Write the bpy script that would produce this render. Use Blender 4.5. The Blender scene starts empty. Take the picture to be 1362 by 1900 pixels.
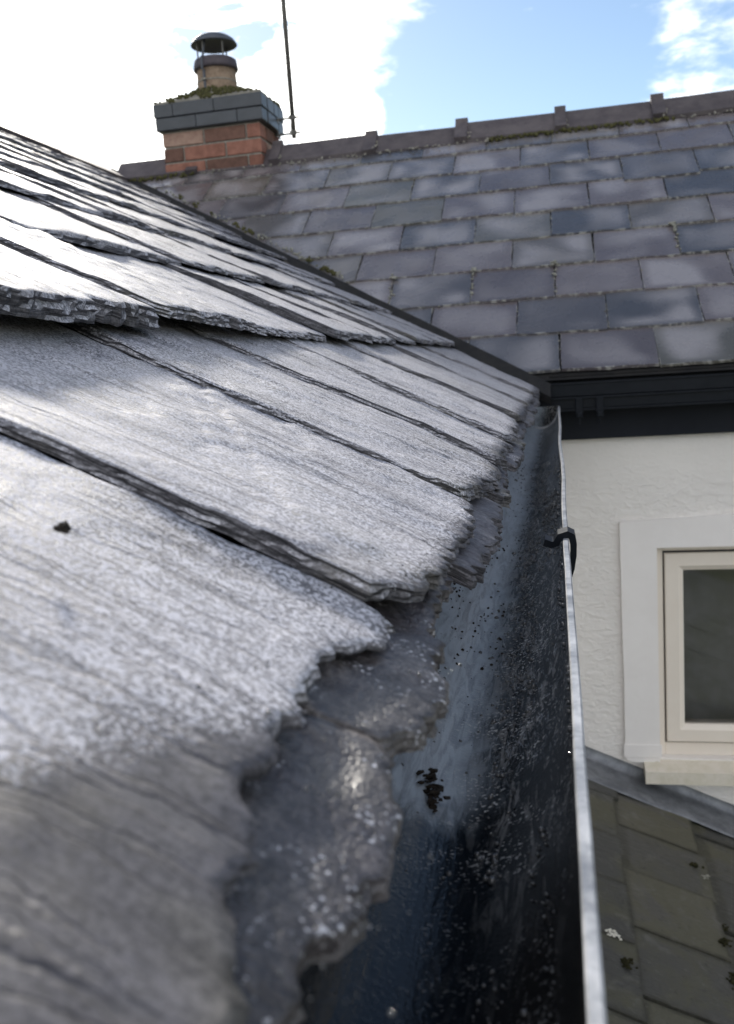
import bpy, math, random
import numpy as np
from mathutils import Vector, Matrix

R = math.radians
random.seed(11)
S = bpy.context.scene
COL = S.collection

# ------------------------------------------------------------------ camera
CAM_F, YAW, PITCH, ROLL = 1699.28, 0.2111, 0.1593, 0.0670   # focal length in pixels of a 1900 px high frame
fw = Vector((-math.sin(YAW)*math.cos(PITCH), math.cos(YAW)*math.cos(PITCH), -math.sin(PITCH)))
rt = Vector((math.cos(YAW), math.sin(YAW), 0)); dn = fw.cross(rt)
r2 = math.cos(ROLL)*rt + math.sin(ROLL)*dn; d2 = -math.sin(ROLL)*rt + math.cos(ROLL)*dn
cd = bpy.data.cameras.new('camera'); cam = bpy.data.objects.new('camera', cd); COL.objects.link(cam)
cam.matrix_world = Matrix(((r2.x, -d2.x, -fw.x, 0), (r2.y, -d2.y, -fw.y, 0), (r2.z, -d2.z, -fw.z, 0), (0, 0, 0, 1)))
cd.sensor_fit = 'VERTICAL'; cd.sensor_height = 36; cd.lens = CAM_F/1900*36
cd.clip_start = 0.01; cd.clip_end = 2000
cd.dof.use_dof = True; cd.dof.focus_distance = 0.74; cd.dof.aperture_fstop = cd.lens/2.2
S.camera = cam

# ------------------------------------------------------------------ light
SUN_AZ, SUN_EL = -28.0, 27.0
SDIR = Vector((math.sin(R(SUN_AZ))*math.cos(R(SUN_EL)), math.cos(R(SUN_AZ))*math.cos(R(SUN_EL)), math.sin(R(SUN_EL))))
sl = bpy.data.lights.new('sun', 'SUN'); sl.energy = 2.0; sl.angle = R(6); sl.color = (1, .94, .84)
so = bpy.data.objects.new('sun', sl); COL.objects.link(so)
so.rotation_euler = (-SDIR).to_track_quat('-Z', 'Y').to_euler(); so.location = SDIR*20
S.view_settings.view_transform = 'Standard'; S.view_settings.look = 'None'
S.view_settings.exposure = 1.50; S.view_settings.gamma = 1; S.view_settings.use_curve_mapping = False


class NB:                                    # small node-tree builder
    def __init__(s, tree):
        s.t = tree; tree.nodes.clear()
    def n(s, typ, ins=None, **props):
        nd = s.t.nodes.new(typ)
        for k, v in props.items(): setattr(nd, k, v)
        for k, v in (ins or {}).items(): s.put(nd.inputs[k], v)
        return nd
    def put(s, sock, v):
        if isinstance(v, bpy.types.NodeSocket): s.t.links.new(v, sock)
        elif v is not None:
            if hasattr(sock.default_value, '__len__') and isinstance(v, (tuple, list)):
                v = tuple(v); m = len(sock.default_value)
                sock.default_value = v if len(v) == m else (v + (1.0,))[:m]
            else: sock.default_value = v
    def m(s, op, a, b=None, c=None, clamp=False):
        nd = s.t.nodes.new('ShaderNodeMath'); nd.operation = op; nd.use_clamp = clamp
        for i, v in enumerate((a, b, c)): s.put(nd.inputs[i], v)
        return nd.outputs[0]
    def v(s, op, a, b=None):
        nd = s.t.nodes.new('ShaderNodeVectorMath'); nd.operation = op
        s.put(nd.inputs[0], a); s.put(nd.inputs[1], b)
        return nd.outputs['Value' if op in ('DOT_PRODUCT', 'LENGTH') else 'Vector']
    def ss(s, x, lo, hi, a=0.0, b=1.0):
        nd = s.t.nodes.new('ShaderNodeMapRange'); nd.interpolation_type = 'SMOOTHSTEP'
        for i, v in enumerate((x, lo, hi, a, b)): s.put(nd.inputs[i], v)
        return nd.outputs[0]
    def mix(s, f, a, b):
        nd = s.t.nodes.new('ShaderNodeMix'); nd.data_type = 'RGBA'
        s.put(nd.inputs[0], f); s.put(nd.inputs[6], a); s.put(nd.inputs[7], b)
        return nd.outputs[2]
    def noise(s, vec, scale, detail=2, rough=.5, dist=0.0):
        nd = s.t.nodes.new('ShaderNodeTexNoise')
        s.put(nd.inputs['Vector'], vec); s.put(nd.inputs['Scale'], scale); s.put(nd.inputs['Detail'], detail)
        s.put(nd.inputs['Roughness'], rough); s.put(nd.inputs['Distortion'], dist)
        return nd.outputs['Fac']
    def pos(s): return s.n('ShaderNodeNewGeometry').outputs['Position']
    def rnd(s): return s.n('ShaderNodeObjectInfo').outputs['Random']
    def bump(s, h, dist, strength=1.0, normal=None):
        nd = s.n('ShaderNodeBump', {'Height': h, 'Distance': dist, 'Strength': strength})
        if normal is not None: s.put(nd.inputs['Normal'], normal)
        return nd.outputs[0]
    def out(s, col, rough, normal=None, spec=.5, metal=0.0, coat=0.0):
        p = s.n('ShaderNodeBsdfPrincipled', {'Base Color': col, 'Roughness': rough, 'Specular IOR Level': spec,
                                             'Metallic': metal, 'Coat Weight': coat})
        if normal is not None: s.put(p.inputs['Normal'], normal)
        o = s.n('ShaderNodeOutputMaterial'); s.t.links.new(p.outputs[0], o.inputs[0])
        return p


# sky: Nishita with clouds (thick bright bank around the sun, thin broken cloud beyond, more added unseen behind)
W = bpy.data.worlds.new('World'); S.world = W; W.use_nodes = True
b = NB(W.node_tree)
sky = b.n('ShaderNodeTexSky', sky_type='NISHITA', sun_disc=False, sun_elevation=R(SUN_EL), sun_rotation=R(SUN_AZ),
          air_density=1.0, dust_density=0.2, ozone_density=1.6)
d = b.n('ShaderNodeTexCoord').outputs['Generated']
dz = b.n('ShaderNodeSeparateXYZ', {0: d})
den = b.m('ADD', b.m('MAXIMUM', dz.outputs[2], 0.0), 0.16)
pl = b.n('ShaderNodeCombineXYZ', {0: b.m('DIVIDE', dz.outputs[0], den), 1: b.m('DIVIDE', dz.outputs[1], den), 2: 0.0}).outputs[0]
pl = b.v('ADD', pl, (3.1, 7.4, 0.0))
n1 = b.noise(pl, 1.7, 7, .58, .35)
n2 = b.noise(b.v('ADD', pl, (9.0, 2.0, 4.0)), 5.0, 5, .6, .2)
cs = b.v('DOT_PRODUCT', d, tuple(SDIR))
near_sun = b.ss(cs, math.cos(R(23.5)), math.cos(R(12.5)))
def blob(px, lo, hi):                        # a patch of cloud standing in direction px
    v = Vector(px).normalized()
    return b.ss(b.v('DOT_PRODUCT', d, tuple(v)), math.cos(R(hi)), math.cos(R(lo)))
wisp = b.m('MAXIMUM', blob((.160, .946, .285), 0.5, 7.0), blob((.30, .92, .33), 2.0, 9.0))
low = b.m('MAXIMUM', blob((-.222, .946, .243), 0.4, 2.2), blob((-.185, .953, .240), 0.2, 2.0))
dens = b.m('ADD', b.m('MULTIPLY', n1, .9), b.m('MULTIPLY', b.m('SUBTRACT', n2, .5), .62))
dens = b.m('ADD', dens, b.m('MULTIPLY', near_sun, .42))
dens = b.m('ADD', dens, b.ss(dz.outputs[1], .35, -.35, 0.0, .26))    # unseen cloud added behind the camera for brighter, more neutral light
dens = b.m('ADD', dens, b.m('MULTIPLY', wisp, .21))
dens = b.m('ADD', dens, b.m('MULTIPLY', low, .44))
hole = b.m('MAXIMUM', blob((-.336, .883, .327), 0.2, 4.5), blob((-.268, .900, .343), 0.2, 5.0))      # thin places in the bank
dens = b.m('SUBTRACT', dens, b.m('MULTIPLY', hole, b.ss(n2, .46, .64, 0.0, .50)))
mask = b.ss(dens, .57, .92)
glow = b.m('POWER', b.m('MAXIMUM', cs, 0.0), 9.0)
bright = b.m('ADD', b.m('MULTIPLY', glow, .80), 1.02)
shade = b.ss(n2, .25, .62, .80, 1.0)
cl = b.n('ShaderNodeMix', data_type='RGBA', blend_type='MULTIPLY')
b.put(cl.inputs[0], 1.0); b.put(cl.inputs[6], b.mix(b.ss(cs, .8, .99), (1.0, .962, .925), (1.0, .985, .93)))
b.put(cl.inputs[7], b.n('ShaderNodeCombineXYZ', {0: b.m('MULTIPLY', bright, shade), 1: b.m('MULTIPLY', bright, shade), 2: b.m('MULTIPLY', bright, shade)}).outputs[0])
SKY = 0.0505   # Nishita strength
skyc = b.v('SCALE', sky.outputs[0]); skyc.node.inputs['Scale'].default_value = SKY
fin = b.mix(b.m('MULTIPLY', mask, .97), skyc, cl.outputs[2])
bg = b.n('ShaderNodeBackground', {'Color': fin, 'Strength': 1.0})
b.t.links.new(bg.outputs[0], b.n('ShaderNodeOutputWorld').inputs[0])

# ------------------------------------------------------------------ geometry of the place (metres, camera at the origin)
D0, ZE, PSI, EXP, SW = 2.9991, -0.0679, 0.5876, 0.227, 0.30          # main roof: eaves line, pitch, slate exposure and width
K0, K1 = -0.538, -0.157                                               # near roof plane  z = K0*x + K1
PHI = math.atan(-K0); CP, SP = math.cos(PHI), math.sin(PHI)
RIDGE_S = 2.56                                                        # near roof ridge, metres up the slope from x = 0
NN = np.array([SP, 0, CP]); NS = np.array([-CP, 0, SP])               # near roof normal and up-slope direction

def near_pt(s, y, o):                        # arrays -> world points on the near roof, o = height above its plane
    s, y, o = np.broadcast_arrays(s, y, o)
    return np.stack([-s*CP + o*SP, y, K1 + s*SP + o*CP], -1)
def valley_y(s):                             # where the near roof plane meets the main roof plane
    z = K1 + .017 + s*SP
    return D0 + (z - ZE)/math.tan(PSI)

# ------------------------------------------------------------------ numpy noise
def _h(ix, iy, seed):
    n = (ix.astype(np.int64)*374761393 + iy.astype(np.int64)*668265263 + seed*982451653) & 0xffffffff
    n = ((n ^ (n >> 13))*1274126177) & 0xffffffff
    n = (n ^ (n >> 16)) & 0xffffff
    return n/float(0xffffff)
def vn(x, y, seed=0):
    x, y = np.broadcast_arrays(np.asarray(x, float), np.asarray(y, float))
    ix, iy = np.floor(x), np.floor(y); fx, fy = x-ix, y-iy
    fx = fx*fx*fx*(fx*(fx*6-15)+10); fy = fy*fy*fy*(fy*(fy*6-15)+10)
    a, b_, c, d_ = _h(ix, iy, seed), _h(ix+1, iy, seed), _h(ix, iy+1, seed), _h(ix+1, iy+1, seed)
    return (a+(b_-a)*fx)*(1-fy) + (c+(d_-c)*fx)*fy - .5
def fbm(x, y, seed=0, o=4):
    t, a = 0, 1.
    for i in range(o):
        t = t + a*vn(np.asarray(x)*2**i, np.asarray(y)*2**i, seed+i*17); a *= .5
    return t
def sstep(x, a, b_):
    t = np.clip((x-a)/(b_-a), 0, 1); return t*t*(3-2*t)

# ------------------------------------------------------------------ object helpers
ORG = {}
def link(o, parent=None):
    COL.objects.link(o)
    if parent is not None: o.parent = parent
    return o
def root(name, label, cat, loc=(0, 0, 0), group=None):
    o = bpy.data.objects.new(name, None); o.empty_display_size = .05; COL.objects.link(o)
    o.location = loc; o['label'] = label; o['category'] = cat; ORG[o.name] = Vector(loc)
    if group: o['group'] = group
    return o
def tag(o, label=None, cat=None, kind=None, group=None):
    if label: o['label'] = label
    if cat: o['category'] = cat
    if kind: o['kind'] = kind
    if group: o['group'] = group
    return o
def mesh(name, V, F, mat, smooth=False):
    me = bpy.data.meshes.new(name); me.from_pydata([tuple(map(float, v)) for v in V], [], [tuple(map(int, f)) for f in F]); me.update()
    if mat: me.materials.append(mat)
    if smooth: me.polygons.foreach_set('use_smooth', [True]*len(me.polygons))
    return me
def make(name, V, F, mat, parent=None, smooth=False, loc=None):
    """vertices are given in world space; they are stored relative to the parent's (or own) origin"""
    V = np.asarray(V, float)
    if parent is not None: org = ORG[parent.name]
    else: org = Vector(loc) if loc is not None else Vector(V.mean(0))
    o = bpy.data.objects.new(name, mesh(name, V - np.array(org), F, mat, smooth))
    link(o, parent); ORG[o.name] = org
    if parent is None: o.location = org
    return o

class MB:                                    # collects shapes into one mesh
    def __init__(s): s.V, s.F = [], []
    def add(s, V, F):
        k = len(s.V); s.V += [tuple(v) for v in V]; s.F += [tuple(i+k for i in f) for f in F]; return s
    def box(s, x0, x1, y0, y1, z0, z1, bev=0.0, mat=None):
        if bev <= 0:
            V = [(x, y, z) for z in (z0, z1) for y in (y0, y1) for x in (x0, x1)]
            F = [(0, 2, 3, 1), (4, 5, 7, 6), (0, 1, 5, 4), (2, 6, 7, 3), (0, 4, 6, 2), (1, 3, 7, 5)]
        else:
            c, h = np.array([(x0+x1)/2, (y0+y1)/2, (z0+z1)/2]), np.array([x1-x0, y1-y0, z1-z0])/2
            V, idx = [], {}
            for sx in (-1, 1):
                for sy in (-1, 1):
                    for sz in (-1, 1):
                        for ax in range(3):
                            p = h - bev; p = p.copy(); p[ax] = h[ax]
                            idx[(sx, sy, sz, ax)] = len(V); V.append(tuple(c + p*np.array([sx, sy, sz])))
            F = []
            for ax in range(3):
                o1, o2 = [i for i in range(3) if i != ax]
                for sg in (-1, 1):
                    q = []
                    for a, b_ in ((-1, -1), (1, -1), (1, 1), (-1, 1)):
                        t = [0, 0, 0]; t[ax] = sg; t[o1] = a; t[o2] = b_; q.append(idx[(*t, ax)])
                    F.append(tuple(q))
            for ax in range(3):              # edge bevels along ax
                o1, o2 = [i for i in range(3) if i != ax]
                for a in (-1, 1):
                    for b_ in (-1, 1):
                        q = []
                        for e, w in ((-1, o1), (1, o1), (1, o2), (-1, o2)):
                            t = [0, 0, 0]; t[ax] = e; t[o1] = a; t[o2] = b_; q.append(idx[(*t, w)])
                        F.append(tuple(q))
            for sx in (-1, 1):
                for sy in (-1, 1):
                    for sz in (-1, 1): F.append(tuple(idx[(sx, sy, sz, ax)] for ax in range(3)))
        if mat is not None: V = [tuple(mat @ Vector(v)) for v in V]
        return s.add(V, F)
    def prism(s, prof, a0, a1, axis='y', caps=True, seg=1, wob=None):
        """closed profile [(p,q)] swept along axis; (p,q)=(x,z) for y, (y,z) for x"""
        V, F, n = [], [], len(prof)
        for j in range(seg+1):
            a = a0 + (a1-a0)*j/seg
            for p, q in prof:
                dp, dq = wob(a, p, q) if wob else (0, 0)
                V.append((p+dp, a, q+dq) if axis == 'y' else (a, p+dp, q+dq))
        for j in range(seg):
            for i in range(n):
                k = (i+1) % n; F.append((j*n+i, j*n+k, (j+1)*n+k, (j+1)*n+i))
        if caps: F += [tuple(range(n))[::-1], tuple(range(seg*n, seg*n+n))]
        return s.add(V, F)
    def tube(s, p0, p1, r, n=12, r1=None):
        p0, p1 = Vector(p0), Vector(p1); ax = (p1-p0).normalized()
        u = ax.orthogonal().normalized(); w = ax.cross(u); r1 = r if r1 is None else r1
        V = [tuple(p0 + r*(u*math.cos(t)+w*math.sin(t))) for t in (2*math.pi*i/n for i in range(n))]
        V += [tuple(p1 + r1*(u*math.cos(t)+w*math.sin(t))) for t in (2*math.pi*i/n for i in range(n))]
        F = [(i, (i+1) % n, n+(i+1) % n, n+i) for i in range(n)] + [tuple(range(n))[::-1], tuple(range(n, 2*n))]
        return s.add(V, F)
    def lathe(s, c, prof, n=40, wob=None):
        V, F = [], []
        for r, z in prof:
            for i in range(n):
                t = 2*math.pi*i/n; V.append((c[0]+r*math.cos(t), c[1]+r*math.sin(t), c[2]+z))
        for j in range(len(prof)-1):
            for i in range(n):
                k = (i+1) % n; F.append((j*n+i, j*n+k, (j+1)*n+k, (j+1)*n+i))
        return s.add(V, F)
    def make(s, name, mat, parent=None, smooth=False, loc=None): return make(name, s.V, s.F, mat, parent, smooth, loc)

def ico():
    t = (1+5**.5)/2
    V = np.array([(-1, t, 0), (1, t, 0), (-1, -t, 0), (1, -t, 0), (0, -1, t), (0, 1, t), (0, -1, -t), (0, 1, -t), (t, 0, -1), (t, 0, 1), (-t, 0, -1), (-t, 0, 1)], float)
    V /= np.linalg.norm(V[0])
    F = [(0, 11, 5), (0, 5, 1), (0, 1, 7), (0, 7, 10), (0, 10, 11), (1, 5, 9), (5, 11, 4), (11, 10, 2), (10, 7, 6), (7, 1, 8), (3, 9, 4), (3, 4, 2), (3, 2, 6), (3, 6, 8), (3, 8, 9), (4, 9, 5), (2, 4, 11), (6, 2, 10), (8, 6, 7), (9, 8, 1)]
    return V, F
IV, IF = ico()
def blobs(mb, pts, rng, jit=.3, flat=(1, 1, 1)):
    """lumpy little clods: pts = [(x,y,z,r)]"""
    for x, y, z, r in pts:
        v = IV*(1+rng.uniform(-jit, jit, (12, 1)))*r*np.array(flat)
        a = rng.uniform(0, 6.28); c, s_ = math.cos(a), math.sin(a)
        v = v @ np.array([[c, s_, 0], [-s_, c, 0], [0, 0, 1]])
        mb.add(v + np.array([x, y, z]), IF)
    return mb

# ------------------------------------------------------------------ materials
def material(name):
    m = bpy.data.materials.new(name); m.use_nodes = True
    return m, NB(m.node_tree)

def frosted_slate():
    m, b = material('frosted riven slate')
    p = b.pos(); sep = b.n('ShaderNodeSeparateXYZ', {0: p})
    s = b.m('ADD', b.v('DOT_PRODUCT', p, tuple(NS)), -K1*SP); y = sep.outputs[1]; nz = b.v('DOT_PRODUCT', p, tuple(NN))
    rn = b.rnd()
    q = b.n('ShaderNodeCombineXYZ', {0: s, 1: y, 2: b.m('ADD', nz, b.m('MULTIPLY', rn, 7.0))}).outputs[0]
    an = b.v('MULTIPLY', q, (.10, 1.0, .3))
    riv = b.noise(an, 150, 5, .6, .4)
    riv2 = b.noise(an, 38, 4, .55, .6)
    big = b.noise(q, 6.5, 4, .55, .5)
    mid = b.noise(q, 24, 4, .6)
    grain = b.noise(q, 1050, 2, .6)
    grain2 = b.noise(q, 430, 3, .65)
    gcell = b.n('ShaderNodeSeparateXYZ', {0: b.n('ShaderNodeTexVoronoi', {'Vector': q, 'Scale': 780.0}).outputs['Color']}).outputs[0]
    # rime lies thick from a forearm's length on, thins towards the eave edge and near the camera end
    up = b.v('DOT_PRODUCT', b.n('ShaderNodeNewGeometry').outputs['Normal'], tuple(NN))
    blot = b.m('ADD', b.m('MULTIPLY', b.m('SUBTRACT', big, .5), 1.5), b.m('MULTIPLY', b.m('SUBTRACT', mid, .5), 1.0))
    reg = b.m('MINIMUM', b.ss(b.m('ADD', y, b.m('MULTIPLY', s, 2.0)), .37, .50, -.55, .45), b.ss(s, .068, .105, -.35, .45))
    gm = b.ss(b.m('ADD', b.m('MULTIPLY', gcell, .50), b.m('ADD', b.m('MULTIPLY', grain, .15), b.m('MULTIPLY', grain2, .35))), .34, .66)
    fm = b.ss(b.m('ADD', b.m('ADD', blot, reg), b.m('MULTIPLY', b.m('SUBTRACT', gm, .5), .35)), -.22, .42)
    fm = b.m('MULTIPLY', fm, b.m('MULTIPLY', b.ss(y, .9, 2.8, 1.0, .72), b.ss(up, .45, .85, .16, 1.0)))
    frost = b.m('MULTIPLY', fm, b.m('ADD', b.m('MULTIPLY', gm, .68), .32))
    frost = b.m('MULTIPLY', frost, b.ss(riv2, .28, .48, .72, 1.0))
    base = b.mix(b.ss(mid, .35, .7), (.088, .086, .098), (.142, .138, .150))
    base = b.mix(b.m('MULTIPLY', b.ss(b.noise(q, 11, 3), .52, .72), .6), base, (.125, .115, .075))
    base = b.mix(b.ss(riv, .30, .62), b.v('MULTIPLY', base, (.62, .62, .64)), base)
    fine = b.m('ADD', b.m('MULTIPLY', b.noise(p, 330, 3, .7), 1.1), b.m('MULTIPLY', b.noise(p, 1100, 1, .5), .5))
    base = b.mix(b.ss(fine, .62, .98), b.v('MULTIPLY', base, (.66, .66, .66)), b.v('MULTIPLY', base, (1.35, 1.33, 1.33)))
    base = b.v('MULTIPLY', base, b.n('ShaderNodeCombineXYZ', {i: b.m('ADD', b.m('MULTIPLY', rn, .4), .8) for i in range(3)}).outputs[0])
    col = b.mix(frost, base, (.60, .595, .645))
    gro = b.noise(b.v('ADD', b.v('MULTIPLY', q, (.055, 1.0, .2)), b.n('ShaderNodeCombineXYZ', {0: 0.0, 1: b.m('MULTIPLY', mid, .02), 2: 0.0}).outputs[0]), 62, 3, .5, .25)
    groove = b.m('MULTIPLY', b.ss(b.m('ABSOLUTE', b.m('SUBTRACT', gro, .5)), .012, .030, 1.0, 0.0), b.ss(b.noise(q, 9, 2), .42, .56))
    groove = b.m('MULTIPLY', groove, b.ss(up, .5, .85))
    col = b.mix(b.m('MULTIPLY', groove, .38), col, (.085, .083, .092))
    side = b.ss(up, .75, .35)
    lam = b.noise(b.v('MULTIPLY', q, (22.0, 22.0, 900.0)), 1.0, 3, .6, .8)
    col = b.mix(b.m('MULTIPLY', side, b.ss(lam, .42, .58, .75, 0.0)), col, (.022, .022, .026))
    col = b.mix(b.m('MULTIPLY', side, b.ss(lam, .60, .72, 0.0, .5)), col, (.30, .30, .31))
    rough = b.m('ADD', b.ss(big, .3, .7, .50, .66), b.m('MULTIPLY', frost, .12))
    h = b.m('ADD', b.m('MULTIPLY', riv, .34), b.m('MULTIPLY', b.m('MULTIPLY', gm, b.m('ADD', fm, .12)), .42))
    h = b.m('ADD', h, b.m('MULTIPLY', riv2, .22))
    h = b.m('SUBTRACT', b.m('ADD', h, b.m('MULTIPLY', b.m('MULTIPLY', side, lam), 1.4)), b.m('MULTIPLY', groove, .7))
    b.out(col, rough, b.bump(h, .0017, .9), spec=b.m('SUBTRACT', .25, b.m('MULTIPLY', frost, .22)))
    return m

def wet_slate():                             # the under-eave slates, kept wet and bare of rime
    m, b = material('wet bare slate')
    p = b.pos(); q = b.v('MULTIPLY', p, (.3, 1.0, .3))
    n1 = b.noise(q, 40, 5, .6, .5); n2 = b.noise(p, 12, 3); dr = b.n('ShaderNodeTexVoronoi', {'Vector': p, 'Scale': 130.0}).outputs['Distance']
    col = b.mix(b.ss(n2, .35, .65), (.078, .072, .078), (.108, .101, .100))
    col = b.mix(b.ss(n1, .35, .65), b.v('MULTIPLY', col, (.6, .6, .6)), col)
    gr = b.noise(p, 300, 3, .7); col = b.mix(b.ss(gr, .40, .62), b.v('MULTIPLY', col, (.62, .60, .62)), b.v('MULTIPLY', col, (1.28, 1.25, 1.25)))
    drop = b.ss(dr, .16, .30, 1.0, 0.0)
    rime = b.m('MULTIPLY', b.ss(b.noise(p, 520, 2, .6), .58, .68), b.ss(b.noise(p, 55, 3, .6), .50, .62))
    col = b.mix(rime, col, (.62, .62, .66))
    h = b.m('ADD', b.m('MULTIPLY', n1, 1.3), b.m('MULTIPLY', gr, .8))
    b.out(col, b.m('SUBTRACT', .40, b.m('MULTIPLY', drop, .12)), b.bump(h, .0018, .9), spec=.6)
    return m

def roof_slate():                            # main roof
    m, b = material('purple grey roofing slate')
    o = b.n('ShaderNodeTexCoord').outputs['Object']; rn = b.rnd()
    q = b.v('ADD', o, b.n('ShaderNodeCombineXYZ', {0: b.m('MULTIPLY', rn, 31.0), 1: b.m('MULTIPLY', rn, 17.0), 2: 0.0}).outputs[0])
    n1 = b.noise(q, 9, 4, .55, .4); n2 = b.noise(q, 60, 4, .6); n3 = b.noise(b.v('MULTIPLY', q, (1, .25, 1)), 120, 3)
    tone = b.n('ShaderNodeValToRGB', {0: rn}).outputs[0]
    cr = tone.node.color_ramp; cr.interpolation = 'CONSTANT'
    pal = [(.092, .080, .084), (.110, .095, .099), (.075, .071, .075), (.120, .104, .107), (.102, .092, .083), (.064, .064, .070), (.128, .110, .112), (.093, .088, .074)]
    while len(cr.elements) < len(pal): cr.elements.new(.5)
    for i, c in enumerate(pal): cr.elements[i].position = i/len(pal); cr.elements[i].color = (*c, 1)
    ox = b.n('ShaderNodeSeparateXYZ', {0: o}).outputs
    soft = b.noise(q, 4.5, 1, .4, .3)
    amt = b.m('ADD', b.m('FRACT', b.m('MULTIPLY', rn, 57.3)), .25)
    inner = b.m('MULTIPLY', b.ss(b.m('ABSOLUTE', ox[0]), .148, .10), b.m('MULTIPLY', b.ss(ox[1], .0, .035), b.ss(ox[1], .235, .16, .35, 1.0)))
    sheen_patch = b.m('MULTIPLY', b.m('MULTIPLY', b.ss(soft, .32, .68), amt), b.m('ADD', b.m('MULTIPLY', inner, .75), .25), clamp=True)  # sky sheen and dried damp painted as a pale patch on each slate
    col = b.mix(b.m('MULTIPLY', sheen_patch, .72), tone, (.325, .305, .312))
    crust = b.m('MULTIPLY', b.m('MAXIMUM', b.ss(b.m('ABSOLUTE', ox[0]), .1450, .1475), b.ss(ox[1], .004, .001)), b.ss(b.noise(q, 45, 3, .6), .48, .62))
    col = b.mix(b.m('MULTIPLY', crust, .8), col, (.36, .35, .32))
    col = b.mix(b.ss(n2, .55, .75, 0, .5), col, b.v('MULTIPLY', col, (.55, .55, .55)))
    rough = b.ss(n1, .3, .7, .20, .36)
    b.out(col, rough, b.bump(b.m('ADD', n3, b.m('MULTIPLY', n2, .8)), .0012, .6), spec=.6)
    return m

def mossy_slate():                           # lower roof
    m, b = material('mossy wet slate')
    p = b.pos(); rn = b.rnd()
    q = b.v('ADD', p, b.n('ShaderNodeCombineXYZ', {0: b.m('MULTIPLY', rn, 13.0), 1: 0.0, 2: b.m('MULTIPLY', rn, 5.0)}).outputs[0])
    n1 = b.noise(q, 5, 4, .6, .6); n2 = b.noise(q, 45, 5, .65); n3 = b.noise(b.v('MULTIPLY', q, (.2, 1, .2)), 70, 3)
    col = b.mix(b.ss(rn, .2, .9), (.054, .054, .050), (.078, .075, .066))
    col = b.mix(b.m('MULTIPLY', b.ss(b.m('ADD', n1, b.m('MULTIPLY', rn, .12)), .46, .66), .6), col, (.100, .095, .058))
    col = b.mix(b.ss(n2, .58, .74, 0, .6), col, (.12, .12, .105))
    col = b.mix(b.ss(n2, .30, .42, .6, 0), col, (.028, .028, .026))
    o = b.n('ShaderNodeSeparateXYZ', {0: b.n('ShaderNodeTexCoord').outputs['Object']}).outputs
    joint_shade = b.m('MAXIMUM', b.ss(b.m('ABSOLUTE', o[0]), .116, .134), b.m('MAXIMUM', b.ss(o[1], .012, .0), b.ss(o[1], .238, .256, 0.0, .8)))  # gap shadows at joints and under tails, darkened in the colour
    col = b.mix(b.m('MULTIPLY', joint_shade, b.ss(n2, .30, .55, .15, .70)), col, (.024, .023, .015))
    wear = b.noise(q, 16, 4, .65, .4)
    col = b.mix(b.ss(wear, .55, .72, 0, .45), col, (.145, .14, .125))
    b.out(col, b.ss(n1, .35, .65, .44, .66), b.bump(b.m('ADD', n3, b.m('MULTIPLY', n2, 1.4)), .0028, .85), spec=.4)
    return m

def simple(name, c0, c1, scale, rough=.6, bump=.002, spec=.4, detail=4, metal=0.0, per=0.0, bs=.6):
    m, b = material(name); p = b.pos()
    n = b.noise(p, scale, detail, .6, .3); n2 = b.noise(p, scale*5, 3, .6)
    col = b.mix(b.ss(b.m('ADD', b.m('MULTIPLY', n, .75), b.m('MULTIPLY', n2, .25)), .32, .68), c0, c1)
    if per:
        f = b.m('ADD', b.m('MULTIPLY', b.rnd(), per), 1-per/2)
        col = b.v('MULTIPLY', col, b.n('ShaderNodeCombineXYZ', {0: f, 1: f, 2: f}).outputs[0])
    b.out(col, rough, b.bump(b.m('ADD', n, n2), bump, bs), spec=spec, metal=metal)
    return m

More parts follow.
